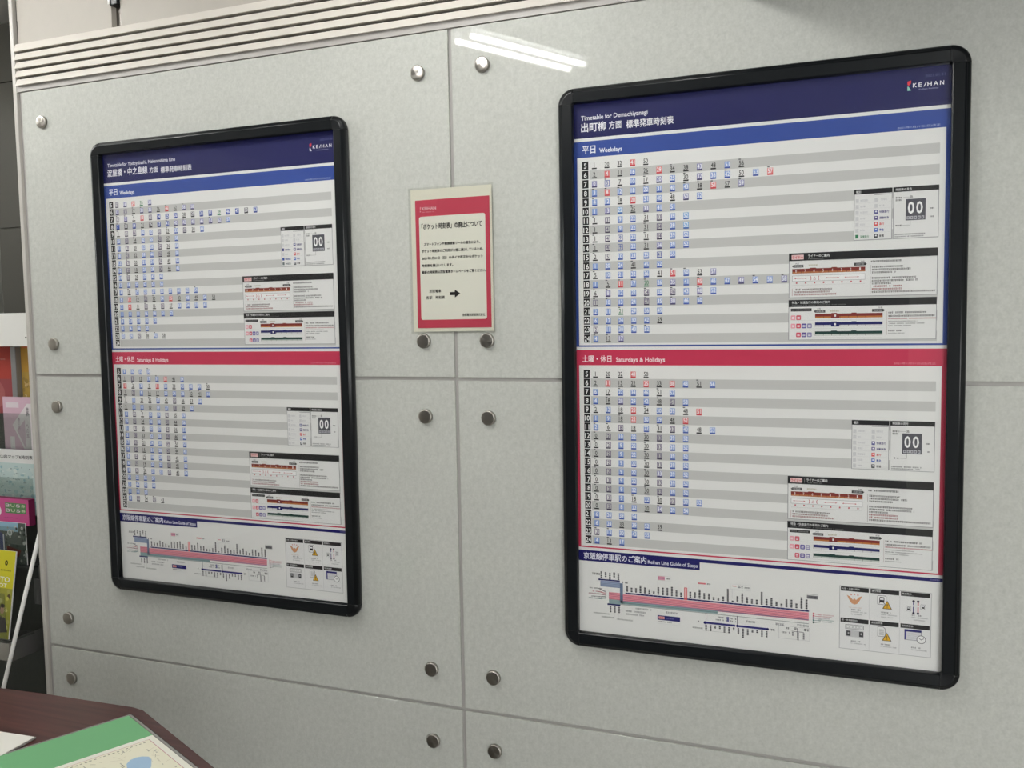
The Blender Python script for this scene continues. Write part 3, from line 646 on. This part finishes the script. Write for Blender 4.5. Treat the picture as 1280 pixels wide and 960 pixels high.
def poster_frame(side, cx, z0, label, sx, sz):
    W, H, r, g = .766, 1.174, .034, .0004
    root = empty('poster_frame', (cx, 0, z0), label, 'poster frame', 'timetable poster frames on the wall')
    root['ow'] = W
    x0, x1 = -W / 2, W / 2
    rail('frame_rail', root, W - 2 * r - 2 * g, lambda x, t, h: (x0 + r + g + x, -h, t))
    rail('frame_rail', root, W - 2 * r - 2 * g, lambda x, t, h: (x0 + r + g + x, -h, H - t))
    rail('frame_rail', root, H - 2 * r - 2 * g, lambda x, t, h: (x0 + t, -h, r + g + x))
    rail('frame_rail', root, H - 2 * r - 2 * g, lambda x, t, h: (x1 - t, -h, r + g + x))
    corner('frame_corner', root, x1 - r, H - r, 0); corner('frame_corner', root, x0 + r, H - r, 90)
    corner('frame_corner', root, x0 + r, r, 180); corner('frame_corner', root, x1 - r, r, 270)
    box('back_board', x0 + .014, x1 - .014, -.0040, -.0004, .014, H - .014, M['darkwall'], root)
    del root['ow']; root['ow'] = W
    build_poster(side, root, sx - cx, sz - z0, W - .062, H - .062)
    del root['ow']
    return root

# ------------------------------------------------------------------ setting: the room
def struct(o, name=None): o['kind'] = 'structure'; return o
ZM = 1.400            # height of the middle joint between the wall boards
struct(box('floor', -3.0, 4.2, -4.4, 1.4, -.05, 0, M['floor']))
struct(box('ceiling', -3.0, 4.2, -4.4, 1.4, 2.62, 2.67, M['ceil']))
struct(box('wall_left', -3.0, -2.9, -4.4, 1.4, 0, 2.62, M['roomwall']))
struct(box('wall_right', 4.0, 4.1, -4.4, 0.2, 0, 2.62, M['roomwall']))
struct(box('wall_near', -3.0, 1.13, -4.4, -4.3, 0, 2.62, M['darkwall']))
struct(box('wall_near_pale', 1.13, 4.1, -4.4, -4.3, 0, 2.62, M['roomwall']))
wn = struct(box('fill_glow_1', 1.80, 3.92, -4.298, -4.27, .25, 2.42, M['alum']))  # unseen glazing added to throw frontal light on the boards
for k in range(3): bm_obj('pane', box_bm(1.83 + .695 * k, 2.50 + .695 * k, -4.268, -4.262, .28, 2.39), M['fill_glow'], wn)
struct(box('wall_alcove', -3.0, -1.1, .62, .70, 0, 2.62, M['dark']))

back = struct(box('wall_back', -1.290, 4.0, .0055, .20, 0, ZM + .770, M['joint']))
EL, ER = -1.272, 2.75
xs = [(-1.2720, -.0045), (.0045, 1.2675), (1.2765, 2.54), (2.549, 3.82)]
zs = [(.02, ZM - .760 - .004), (ZM - .760 + .004, ZM - .004), (ZM + .004, ZM + .7620)]
panels = []
def bolt_mesh():
    bm = bmesh.new()
    prof = [(0.0165, 0), (0.0165, .0060), (0.0161, .0075), (0.0151, .0084), (0.0142, .0086), (0.009, .0090), (0.004, .00925), (0.0, .0094)]
    n = 32; rings = []
    for r, h in prof[:-1]:
        rings.append([bm.verts.new((r * math.cos(2 * math.pi * k / n), -h, r * math.sin(2 * math.pi * k / n))) for k in range(n)])
    c = bm.verts.new((0, -prof[-1][1], 0))
    for a in range(len(rings) - 1):
        for k in range(n): bm.faces.new((rings[a][k], rings[a][(k + 1) % n], rings[a + 1][(k + 1) % n], rings[a + 1][k]))
    for k in range(n): bm.faces.new((rings[-1][k], rings[-1][(k + 1) % n], c))
    bm.faces.new(list(reversed(rings[0])))
    bmesh.ops.recalc_face_normals(bm, faces=bm.faces)
    for f in bm.faces: f.smooth = len(f.verts) < 5
    me = bpy.data.meshes.new('bolt'); bm.to_mesh(me); bm.free(); me.materials.append(M['bolt']); return me
def bolt_mat():
    mt = mat('turned_stainless', (182, 177, 171), 0.3, 1.0)
    nt = mt.node_tree; b = nt.nodes['Principled BSDF']
    b.inputs['Anisotropic'].default_value = 0.75
    tg = nt.nodes.new('ShaderNodeTangent'); tg.direction_type = 'RADIAL'; tg.axis = 'Y'
    nt.links.new(tg.outputs[0], b.inputs['Tangent'])
    return mt
M['bolt'] = bolt_mat()
bm_bolt = bolt_mesh()
for zi, (z0, z1) in enumerate(zs):
    for xi, (x0, x1) in enumerate(xs):
        pn = bm_obj('wall_panel', box_bm(x0, x1, 0, .0055, z0, z1, .0004, 1), M['panel'], back)
        for bx in (x0 + .073, x1 - .073):
            for bz in ([z0 + .0815, z1 - .0815] if zi else [z1 - .0815]):
                if zi == 2 and bz > ZM + .4: bz = ZM + .677
                if bx > 2.7: continue
                b = bpy.data.objects.new('bolt', bm_bolt); COL.objects.link(b); b.location = (bx, 0, bz); b.parent = pn
# corner bead at the left end of the wall
tb = struct(box('trim_1', -1.297, -1.284, -.004, .010, 0, ZM + 1.22, M['bead'], bev=.002))
struct(box('trim_2', -1.2835, 4.0, -.0025, .012, ZM + .7638, ZM + .7800, M['strip']))
# louvred band above the boards
lv = struct(box('trim_3', -1.2835, 4.0, .010, .05, ZM + .778, ZM + .885, M['slot']))
for k in range(5):
    zb = ZM + .7785 + .0224 * k; h = .0175 if k < 4 else .0205
    yt = -.004; yb = -.011
    x0, x1 = -1.279, 4.0
    v = [(x0, yb, zb), (x1, yb, zb), (x1, yt, zb + h), (x0, yt, zb + h), (x0, .012, zb + .002), (x1, .012, zb + .002), (x1, .012, zb + h), (x0, .012, zb + h)]
    f = [(0, 1, 2, 3), (4, 7, 6, 5), (0, 4, 5, 1), (3, 2, 6, 7), (0, 3, 7, 4), (1, 5, 6, 2)]
    o = mesh_obj('slat', v, f, M['slat'], lv)
# cream boards above
up = struct(box('wall_upper', -1.290, 4.0, .030, .20, ZM + .772, 2.62, M['slot']))
for x0, x1 in ((-1.277, -.9485), (-.9195, .40), (.43, 1.7), (1.73, 2.98), (3.01, 3.99)):
    bm_obj('cream_board', box_bm(x0, x1, .004, .030, ZM + .888, 2.615, .001, 1), M['cream'], up)
tr = bm_obj('gap_channel', box_bm(-.9480, -.9200, .020, .030, ZM + .889, 2.60), M['steel_side'], up)
br = bm_obj('gap_bracket', box_bm(-.9465, -.921, -.004, .020, ZM + .944, ZM + 1.05, .002), M['black'], up)
bm_obj('bracket_plate', box_bm(-.9480, -.9425, -.008, -.0045, ZM + .946, ZM + 1.05, .001), M['white_metal'], up)

# ------------------------------------------------------------------ ceiling lights (twin fluorescent tubes)
def ceiling_light(x, y, rz, label, L=.604):
    root = empty('ceiling_light', (x, y, 2.62), label, 'ceiling light', 'twin tube ceiling lights', rz)
    bm = box_bm(-L / 2 - .03, L / 2 + .03, -.085, .085, -.022, -.0005, .003)
    bm_obj('housing', bm, M['grey_metal'], root)
    for s in (-1, 1):
        for e in (-1, 1): bm_obj('socket', box_bm(e * (L / 2 + .014) - .009, e * (L / 2 + .014) + .009, s * .0435 - .013, s * .0435 + .013, -.055, -.0225, .002), M['white_metal'], root)
        bm_obj('tube', rod_bm((-L / 2, s * .0435, -.040), (L / 2, s * .0435, -.040), .0095, 16), M['tube'], root, smooth=True)
    return root
A = math.atan2(-1.835 + 1.30, -.275 + .55)
ceiling_light(-.4125, -1.567, A, 'twin tube ceiling light mirrored in the top of the grey wall board')
ceiling_light(-1.45, -.74, A, 'added twin tube fill light, unseen, over the left end of the wall')  # added fill, brightens the left boards and slats
ceiling_light(-.15, -.83, A, 'added twin tube fill light, unseen, above the gap between both frames')  # extra unseen light that lifts the middle of the wall
ceiling_light(-2.25, -.42, A, 'added twin tube fill light, unseen, above the brochure rack')  # put in to brighten the rack and its leaflets
ceiling_light(2.75, -3.2, A, 'added twin tube fill light, unseen, at the far right behind the viewer')  # added light source for more fill from the right rear

# ------------------------------------------------------------------ framed timetables
poster_frame('R', .6345, ZM - .5720, 'large black-framed timetable on the right, headed 出町柳, nearest the viewer', .2812, ZM + .5004)
poster_frame('L', -.6405, ZM - .5710, 'black-framed timetable on the left, headed 淀屋橋・中之島線, next to the brochure rack', -.9955, ZM + .4995)

# ------------------------------------------------------------------ laminated notice between the frames
root = empty('laminated_notice', (-.004, -.0004, ZM + .103), 'small laminated paper notice with red border taped over the joint between both frames', 'notice')
v = []; f = []; nx, nz = 8, 10
def sag(u, w): return -.0012 * u
def nsheet(x0, x1, z0, z1, yoff, thick, name, m_):
    v = []; f = []
    for j in range(nz + 1):
        for i in range(nx + 1):
            u, w = i / nx, j / nz
            v.append((x0 + (x1 - x0) * u, yoff + sag(u, w), z0 + (z1 - z0) * w))
    n = len(v); v += [(a, b + thick, c) for a, b, c in v]
    for j in range(nz):
        for i in range(nx):
            a = j * (nx + 1) + i; f.append((a, a + 1, a + nx + 2, a + nx + 1)); f.append((n + a, n + a + nx + 1, n + a + nx + 2, n + a + 1))
    edge = [j * (nx + 1) for j in range(nz + 1)] + [nz * (nx + 1) + i for i in range(1, nx + 1)] + [j * (nx + 1) + nx for j in range(nz - 1, -1, -1)] + list(range(nx - 1, 0, -1))
    for k in range(len(edge)): a, b = edge[k], edge[(k + 1) % len(edge)]; f.append((a, b, n + b, n + a))
    return mesh_obj(name, v, f, m_, root, smooth=False)
M['notice_paper'] = mat('notice_paper', (222, 220, 206), .5)
nsheet(-.0985, .0985, .0035, .3195, -.0022, .0004, 'paper_sheet', M['notice_paper'])
nsheet(-.103, .103, -.001, .3235, -.0049, .0003, 'laminate_film', M['film'])
p = Print()
NR = (190, 66, 88); NI = (226, 225, 216); tx = (52, 50, 52)
p.rect(-91, -399, 89.5, -114.5, NR, 1); p.rrect(-82, -362.5, 79, -133, 5, NI, 2)
p.text('KEIHAN', -74, -383.5, -39, -376.5, (228, 190, 196), 3, True); p.smudge(-74, -373.5, -45, 2.4, (214, 140, 152), 3); p.poly([(-79, -384), (-76, -384), (-76.5, -379), (-79, -377)], (226, 150, 160), 3); p.poly([(-79, -376), (-76, -373), (-79, -373)], (228, 190, 196), 3)
p.text('「ポケット時刻表」の廃止について', -76, -347, 71, -333.5, tx, 3, 1.6)
for t, x0, x1, y0 in (('スマートフォンや乗換検索ツールの普及により、', -71, 66, -304.5), ('ポケット時刻表のご利用が大幅に減少しているため、', -77, 73, -289.3), ('2021年1月31日（日）のダイヤ改正からポケット', -77, 72, -273.5), ('時刻表を廃止いたします。', -77.5, 0, -257.3), ('最新の時刻表は京阪電車ホームページをご覧ください。', -77.5, 79, -242.6)):
    p.text(t, x0, y0, x1, y0 + 7.0, tx, 3, 1.7)
p.text('京阪電車', -60.5, -200.5, -31, -193, tx, 3, True); p.text('各駅　時刻表', -68.5, -186.3, -22, -178.6, tx, 3, True)
p.poly([(-10, -193.5), (2.5, -193.5), (2.5, -199), (16, -190), (2.5, -181), (2.5, -186.5), (-10, -186.5)], (40, 38, 40), 3)
p.text('京阪電気鉄道株式会社', 20, -146, 74.5, -139.4, tx, 3, True)
pr = p.build('notice_print', root, (.004, 0, -.103))
_bm = bmesh.new(); _bm.from_mesh(pr.data)
bmesh.ops.triangulate(_bm, faces=_bm.faces[:])
bmesh.ops.subdivide_edges(_bm, edges=[e for e in _bm.edges if e.calc_length() > .06], cuts=4, use_grid_fill=False)
bmesh.ops.triangulate(_bm, faces=_bm.faces[:])
for vv in _bm.verts:      # the ink follows the gently lifted paper
    u = (vv.co.x + .004 + .0985) / .197; w = (vv.co.z - .103 - .0035) / .316
    vv.co.y = vv.co.y * 1.6 - .0030 + sag(u, w)
_bm.to_mesh(pr.data); _bm.free()

# ------------------------------------------------------------------ unseen box added above the right frame to shade the wall below
root = empty('shade_box', (.86, -.16, 2.14), 'unseen dark box added above the right frame to shade the wall', 'light blocker')
bm_obj('shade_box_body', box_bm(-.24, .44, -.27, .15, 0, .24, .006), M['darkwall'], root)
bm_obj('shade_box_bracket', box_bm(-.05, .05, .1505, .1595, .04, .18, .002), M['grey_metal'], root)

# ------------------------------------------------------------------ brochure rack in the alcove
rk = empty('brochure_rack', (-1.62, .25, 0), 'dark stepped brochure rack with a blank white header sign, left of the wall end', 'rack')
def rbox(name, x0, x1, y0, y1, z0, z1, m_, bev=.0):
    return bm_obj(name, box_bm(x0 + 1.62, x1 + 1.62, y0 - .25, y1 - .25, z0, z1, bev), m_, rk)
Z = lambda Y: ZM + Y / 1000
M['sidegrey'] = mat('rack_side_grey', (104, 104, 104), .3, .3)
M['clearpocket'] = clear_mat('clear_pocket', (.86, .88, .87), .05)
M['felt'] = mat('rack_dark_board', (56, 58, 55), .7, var=.06, scale=20)
rbox('header_sign', -1.90, -1.529, .195, .201, Z(74.5), Z(176.5), M['white_metal'], .001)
bm_obj('screw', rod_bm((-1.5355 + 1.62, -.0565, Z(101)), (-1.5355 + 1.62, -.0548, Z(101)), .0028, 12), M['black'], rk)
rbox('back_board', -1.92, -1.560, .262, .272, Z(-900), Z(78), M['felt'])
for x in (-1.640, -1.86): rbox('divider', x, x + .022, .222, .248, Z(-420), Z(73), M['grey_metal'], .002)
# three stepped trays with clear fronts
for y, zb, xr in ((.188, -250, -1.530), (.158, -445, -1.498), (.108, -585, -1.484)):
    rbox('pocket_front', -1.92, xr, y - .0015, y + .0005, Z(zb), Z(zb + 118), M['clearpocket'])
    rbox('pocket_shelf', -1.92, xr, y + .001, .255, Z(zb - 6), Z(zb - 1), M['felt'])
rbox('pocket_front', -1.92, -1.475, .022, .024, Z(-785), Z(-640), M['clearpocket'])
rbox('pocket_shelf', -1.92, -1.475, .0245, .115, Z(-790), Z(-785), M['felt'])
# curved grey side cheek
def cheek():
    pts = [(.150, -560), (.150, -470)]
    for k in range(7):
        a = math.radians(90 - 15 * k); pts.append((.185 - .035 * math.sin(math.radians(15 * k + 0)) * 0 - .035 * math.cos(math.radians(15 * k)), -470 + 38 * math.sin(math.radians(15 * k))))
    pts += [(.255, -432), (.255, -556)]
    bm = bmesh.new()
    a = [bm.verts.new((-1.474 + 1.62, y - .25, Z(z))) for y, z in pts]; b = [bm.verts.new((-1.481 + 1.62, y - .25, Z(z))) for y, z in pts]
    bm.faces.new(a); bm.faces.new(list(reversed(b)))
    for i in range(len(pts)): bm.faces.new((a[i], b[i], b[(i + 1) % len(pts)], a[(i + 1) % len(pts)]))
    return bm
bm_obj('side_cheek', cheek(), M['sidegrey'], rk)
rbox('side_step', -1.545, -1.512, .200, .255, Z(-655), Z(-557), M['sidegrey'], .002)
rbox('side_step', -1.580, -1.547, .210, .255, Z(-740), Z(-656), M['sidegrey'], .002)
rbox('lower_panel', -1.92, -1.455, .256, .268, .02, Z(-640), M['cloth'])
bm_obj('support_rod', rod_bm((-1.363 + 1.62, .06 - .25, Z(-459)), (-1.585 + 1.62, -.066 - .25, .001), .0060, 12), M['white_metal'], rk, smooth=True)
bm_obj('stay', rod_bm((-1.366 + 1.62, .0655 - .25, Z(-472)), (-1.47 + 1.62, .262 - .25, Z(-500)), .003, 8), M['black'], rk)
bm_obj('rear_foot', box_bm(-.30, .16, .04, .07, 0, .03, .003), M['grey_metal'], rk)
# pleated dark cloth hanging in the alcove
v = []; f = []; N = 60
for j, zz in enumerate((.0, Z(-480))):
    for i in range(N + 1):
        x = -1.95 + .72 * i / N
        v.append((x + (.05 * j if i > 30 else 0), .34 + .012 * math.sin(i * .95) + .006 * math.sin(i * 2.3), zz))
for i in range(N): f.append((i, i + 1, N + 2 + i, N + 1 + i))
cl = mesh_obj('dark_curtain', v, f, M['cloth'], smooth=True)
sm = cl.modifiers.new('solid', 'SOLIDIFY'); sm.thickness = .003
tag(cl, 'dark grey cloth hanging to the floor behind the brochure rack', 'curtain')
# dark glazed board above the rack
dk = empty('dark_glass_board', (-1.72, .5, Z(180)), 'dark glossy board in the alcove above the white header sign', 'board')
M['darkgloss'] = mat('dark_gloss', (70, 69, 64), .12)
for z0, z1 in ((0, .30), (.303, .80), (.803, 1.0)): bm_obj('board_section', box_bm(-.28, .34, 0, .02, z0, z1, .002), M['darkgloss'], dk)

def leaflet(name, label, cat, x0, x1, y, z0, z1, paint, thick=.003, lean=.0, color=WHITE):
    root = empty(name, ((x0 + x1) / 2, y, z0), label, cat, 'brochures in the rack')
    w = x1 - x0; h = z1 - z0
    root.rotation_euler[0] = lean
    bm_obj('paper_stack', box_bm(-w / 2, w / 2, 0, thick, 0, h, .0004, 1), ink(color), root)
    p = Print(); paint(p, w * 1000, h * 1000)
    p.build('cover_print', root, (-w / 2, -.0001, h))
    return root
def paint_red(p, w, h):
    p.rect(0, 0, w, h, (172, 66, 58), 1); p.rect(0, h * .5, w, h, (150, 74, 78), 2); p.smudge(w * .2, h * .2, w * .8, 6, (210, 150, 140), 3)
    p.disc(w * .5, h * .72, w * .25, (168, 96, 96), 3)
def paint_gold(p, w, h):
    p.rect(0, 0, w, h, (178, 146, 72), 1); p.rect(0, 0, w, h * .35, (186, 142, 62), 2); p.rect(w * .12, 5, w * .8, 13, (206, 120, 74), 3)
    r = random.Random(4)
    for k in range(22): p.disc(w * r.uniform(.1, .9), h * r.uniform(.42, .95), r.uniform(2.5, 8), r.choice([(208, 178, 120), (222, 200, 156), (158, 130, 70), (190, 160, 96)]), 4 + k % 4, 9)
def paint_pink(p, w, h):
    p.rect(0, 0, w, h, (214, 180, 196), 1); p.rect(w * .1, h * .1, w * .55, h * .2, (226, 214, 220), 2)
    p.poly([(w * .98, h * .12), (w * .98, h), (w * .7, h), (w * .3, h * .52), (w * .84, h * .12)], (228, 220, 222), 2)
    p.poly([(w * .74, h * .42), (w * .74, h * .98), (w * .45, h * .62)], (208, 184, 196), 3)
    p.rect(w * .2, h * .74, w * .36, h * .98, (228, 222, 224), 2); p.rect(0, h * .97, w, h, (190, 150, 180), 4)
    p.vtext('世界', w * .80, h * .19, 11, 13, (90, 80, 88), 5, True); p.vtext('への旅', w * .78, h * .50, 10, 13, (150, 120, 140), 5); p.vtext('春の京', w * .5, h * .38, 9, 12, (150, 120, 140), 5)
def paint_map(p, w, h):
    p.rect(0, 0, w, h, (226, 226, 224), 1); p.text('比叡山内マップ&時刻表', w * .035, 17, w * .97, 29, (66, 64, 66), 2, True)
    p.rect(0, h * .21, w, h, (190, 208, 206), 2)
    r = random.Random(9)
    for k in range(90): p.disc(w * r.uniform(0, 1), h * r.uniform(.27, 1), r.uniform(3, 13), r.choice([(166, 194, 194), (200, 214, 210), (186, 206, 200), (150, 182, 188), (210, 220, 216)]), 3 + (k % 12) * .3, 10, r.uniform(2, 7))
    for k in range(26): x, y = w * r.uniform(.05, .9), h * r.uniform(.24, .75); p.smudge(x, y, x + r.uniform(4, 13), 3.4, (86, 96, 100), 8)
def paint_mag(p, w, h):
    p.rect(0, 0, w, h, (196, 84, 140), 1); p.disc(w * .18, h * .5, 11, (236, 232, 234), 2, 20, 15); p.disc(w * .17, h * .5, 7, (208, 90, 130), 3, 16, 10)
    p.rect(w * .36, h * .16, w * .93, h * .56, (92, 132, 88), 2)
    for j in range(2):
        for k in range(4): p.text('ＢＵＳ券'[k], w * (.38 + .14 * k), h * (.20 + .19 * j), w * (.49 + .14 * k), h * (.32 + .19 * j), (196, 206, 170) if k % 2 else (226, 206, 220), 3, True)
    p.smudge(w * .3, h * .72, w * .7, 2.4, (150, 50, 104), 2)
def paint_photo(p, w, h):
    p.rect(0, 0, w, h, (84, 92, 86), 1); p.rect(0, 0, w * .8, h * .22, (150, 186, 206), 2); p.poly([(0, h * .12), (w * .22, h * .2), (w * .4, h * .32), (w * .4, h * .7), (0, h * .7)], (56, 66, 120), 3)
    p.rect(w * .36, h * .3, w * .39, h * .75, (226, 226, 228), 5); p.disc(w * .56, h * .25, 10, (226, 226, 226), 6, 14); p.disc(w * .56, h * .25, 6, (150, 160, 150), 7, 12)
    r = random.Random(2)
    for k in range(46): p.disc(w * r.uniform(.42, 1), h * r.uniform(.1, 1), r.uniform(2, 6), r.choice([(40, 44, 40), (196, 196, 190), (96, 100, 90), (60, 66, 60), (160, 160, 152)]), 3 + (k % 4) * .4, 8)
    p.poly([(w * .45, h * .58), (w * .85, h * .66), (w * .78, h * .82), (w * .48, h * .8)], (128, 52, 44), 6); p.disc(w * .3, h * .85, 15, (190, 190, 192), 5, 18); p.disc(w * .3, h * .85, 12, (120, 116, 120), 6, 18)
def paint_yellow(p, w, h):
    p.rect(0, 0, w, h, (208, 200, 50), 1); p.disc(w * .72, h * .14, 6, (54, 56, 26), 2, 14, 8); p.disc(w * .72, h * .14, 2.4, (190, 184, 50), 3, 10, 4); p.smudge(w * .55, h * .215, w * .9, 5, (120, 120, 40), 2)
    p.disc(w * .3, h * .19, 3, (60, 60, 30), 2, 10)
    p.text('KYOTO', w * .1, h * .30, w * .88, h * .36, (236, 236, 226), 2, True); p.text('SPOT', w * .35, h * .375, w * .8, h * .42, (236, 236, 226), 2, True)
    p.rect(0, h * .43, w, h, (158, 156, 66), 2); r = random.Random(12)
    for k in range(40): p.disc(w * r.uniform(.05, .95), h * r.uniform(.46, .98), r.uniform(4, 11), r.choice([(196, 190, 90), (92, 74, 54), (172, 166, 92), (206, 204, 130), (110, 104, 60)]), 3 + (k % 5) * .5, 9)
    p.disc(w * .72, h * .68, 8, (206, 160, 134), 7, 12, 11); p.disc(w * .72, h * .63, 9, (56, 40, 34), 8, 12, 6); p.poly([(w * .5, h * .85), (w * .62, h * .76), (w * .84, h * .76), (w * .95, h * .92), (w * .5, h * .95)], (70, 60, 62), 8)
leaflet('brochure', 'red brochure at the top left of the rack under the white sign', 'brochure', -1.835, -1.646, .240, Z(-140), Z(80), paint_red)
leaflet('brochure', 'golden brown brochure at the top of the rack beside the wall end', 'brochure', -1.616, -1.567, .240, Z(-170), Z(80), paint_gold)
leaflet('brochure', 'pale pink and white brochure with vertical lettering, standing in the rack above the map leaflet', 'brochure', -1.650, -1.528, .195, Z(-249), Z(-82), paint_pink)
leaflet('brochure', 'pale green sightseeing map leaflet with a white title strip in the rack', 'brochure', -1.675, -1.4965, .166, Z(-442), Z(-241), paint_map)
leaflet('booklet', 'thick magenta booklet with green label blocks in the rack below the map leaflet', 'booklet', -1.640, -1.487, .130, Z(-466), Z(-386), paint_mag, .022, 0, (120, 34, 74))
leaflet('brochure', 'photo brochure of dark foliage and blue sky below the magenta booklet', 'brochure', -1.640, -1.492, .119, Z(-583), Z(-456), paint_photo)
leaflet('brochure', 'bright yellow magazine with a portrait in the lowest visible pocket of the rack', 'brochure', -1.600, -1.478, .030, Z(-780), Z(-525), paint_yellow, .005, -.165)
def tbox(name, x0, x1, y0, y1, z0, z1, bev): return bm_obj(name, box_bm(x0 + .032, x1 + .032, y0 - .215, y1 - .215, z0 + Z(-850), z1 + Z(-850), bev), M['chrome'], rk)
tag(tbox('tray_front', -.16, .107, 0, .004, .0, .066, .002), 'chrome tray front at the bottom of the rack')
tbox('tray_side', .1075, .1115, .0, .16, .0, .066, .001)
tbox('tray_base', -.16, .107, .0045, .16, 0, .004, .0005)

# ------------------------------------------------------------------ table with map board and card
TZ = .75
tb = empty('table', (-.75, -.8, 0), 'dark reddish wood table with a cut-off corner at the lower left', 'table')
def prism(pts, z0, z1, bev=0.0):
    bm = bmesh.new(); a = [bm.verts.new((x, y, z0)) for x, y in pts]; b = [bm.verts.new((x, y, z1)) for x, y in pts]
    bm.faces.new(list(reversed(a))); bm.faces.new(b)
    for i in range(len(pts)): bm.faces.new((a[i], a[(i + 1) % len(pts)], b[(i + 1) % len(pts)], b[i]))
    if bev: bmesh.ops.bevel(bm, geom=[e for e in bm.edges if abs(e.verts[0].co.z - e.verts[1].co.z) < 1e-6 and e.verts[0].co.z > (z0 + z1) / 2], offset=bev, segments=3, affect='EDGES', profile=.5)
    return bm
P = [(-1.30, -.47), (-.90, -.457), (-.76, -.4465), (-.545, -.4345), (-.513, -.4395), (-.215, -.584), (-.04, -.669), (-.04, -1.05), (-.25, -1.20), (-1.30, -1.20)]
bm_obj('table_top', prism([(x + .75, y + .8) for x, y in P][::-1], TZ - .03, TZ, .003), M['wood'], tb)
for x, y in ((-1.22, -.55), (-.60, -.55), (-.15, -.98), (-1.22, -1.12)):
    bm_obj('leg', box_bm(x + .75 - .025, x + .75 + .025, y + .8 - .025, y + .8 + .025, 0, TZ - .0305, .003), M['black'], tb)
# map board
ux = Vector((.272, -.126)).normalized(); uy = Vector((-ux.y, ux.x))
O = Vector((-.517, -.468))
mb = empty('map_board', (O.x, O.y, TZ + .0005), 'area map with green header under a clear edged board lying on the table', 'board', rz=math.atan2(ux.y, ux.x))
BW, BH = .42, .30    # along ux, and towards the viewer (-uy)
M['acrylic_edge'] = mat('acrylic_edge', (150, 146, 142), .25)
bm_obj('edge_band', box_bm(0, BW, -BH, 0, 0, .0036, .0004, 1), M['black'], mb)
bm_obj('base_sheet', box_bm(.0022, BW - .0022, -BH + .0022, -.0022, .0037, .0041), M['acrylic_edge'], mb)
class Flat(Print):
    def fin(s, name, parent, loc):
        v = [(a, c, -b) for a, b, c in s.v]   # lay the print flat, looking up
        return mesh_obj(name, v, s.f, [ink(c) for c in s.cols], parent, loc, s.mi)
p = Flat()
p.rect(7, 7, BW * 1000 - 7, BH * 1000 - 7, (90, 88, 84), 1); p.rect(8.4, 8.4, BW * 1000 - 8.4, BH * 1000 - 8.4, (232, 230, 218), 2)
# local coordinates: x along the far right-hand edge, y towards the viewer along the left edge
def uvm(x, y): d = Vector((x, y)) - O; return d.dot(ux) * 1000, -d.dot(uy) * 1000
GX = uvm(-.404, -.526)[0]
p.rect(8.4, 8.4, GX, BH * 1000 - 8.4, (112, 172, 122), 3)

rx = uvm(-.370, -.527)[0]; ry = uvm(-.370, -.527)[1]
p.frame(GX + 13, 20, BW * 1000 - 12, BH * 1000 - 12, 1.3, (190, 130, 134), 3)
lx, ly = uvm(-.350, -.606)
mapcol = (232, 228, 206)
p.rect(GX + 14.3, 21.3, BW * 1000 - 13.2, BH * 1000 - 13.2, mapcol, 4)
r = random.Random(5)
for k in range(150):
    x, y = r.uniform(GX + 18, BW * 1000 - 20), r.uniform(25, BH * 1000 - 20)
    a = r.uniform(0, 3.14); l = r.uniform(5, 22)
    x2, y2 = x + l * math.cos(a), y + l * math.sin(a)
    if x2 < GX + 15 or y2 < 22: continue
    p.line(x, y, x2, y2, r.uniform(.4, 1.1), r.choice([(176, 172, 150), (196, 190, 164), (150, 148, 130), (204, 196, 176)]), 5)
for k in range(50):
    x, y = r.uniform(GX + 18, BW * 1000 - 40), r.uniform(25, BH * 1000 - 20)
    p.smudge(x, y, x + r.uniform(5, 14), 2.4, (128, 126, 114), 6)
for k in range(30):
    p.rect(GX + 20, 30 + 8 * k, GX + 23, 34 + 8 * k, (150, 148, 130), 6)
lx, ly = uvm(-.343, -.628)
p.poly([(lx + (a * .94 - b * .34), ly + (a * .34 + b * .94)) for a, b in ((-30, -6), (-24, -17), (-10, -21), (12, -20), (40, -16), (62, -6), (60, 10), (36, 17), (10, 19), (-12, 20), (-25, 14), (-31, 4))], (160, 188, 214), 7)
p.fin('map_sheet', mb, (0, 0, .0043))
# white card in a clear sleeve
cO = Vector((-.613, -.608)); cr = math.atan2(.006, .088)
cc = empty('white_card', (cO.x, cO.y, TZ + .0005), 'blank white card in a clear holder on the table at the bottom left corner', 'card', rz=cr)
bm_obj('holder', box_bm(-.21, 0, -.16, 0, 0, .004, .0006, 1), M['acrylic_edge'], cc)
bm_obj('card_face', box_bm(-.2075, -.0015, -.1575, -.003, .0042, .0052), ink((232, 230, 222)), cc)
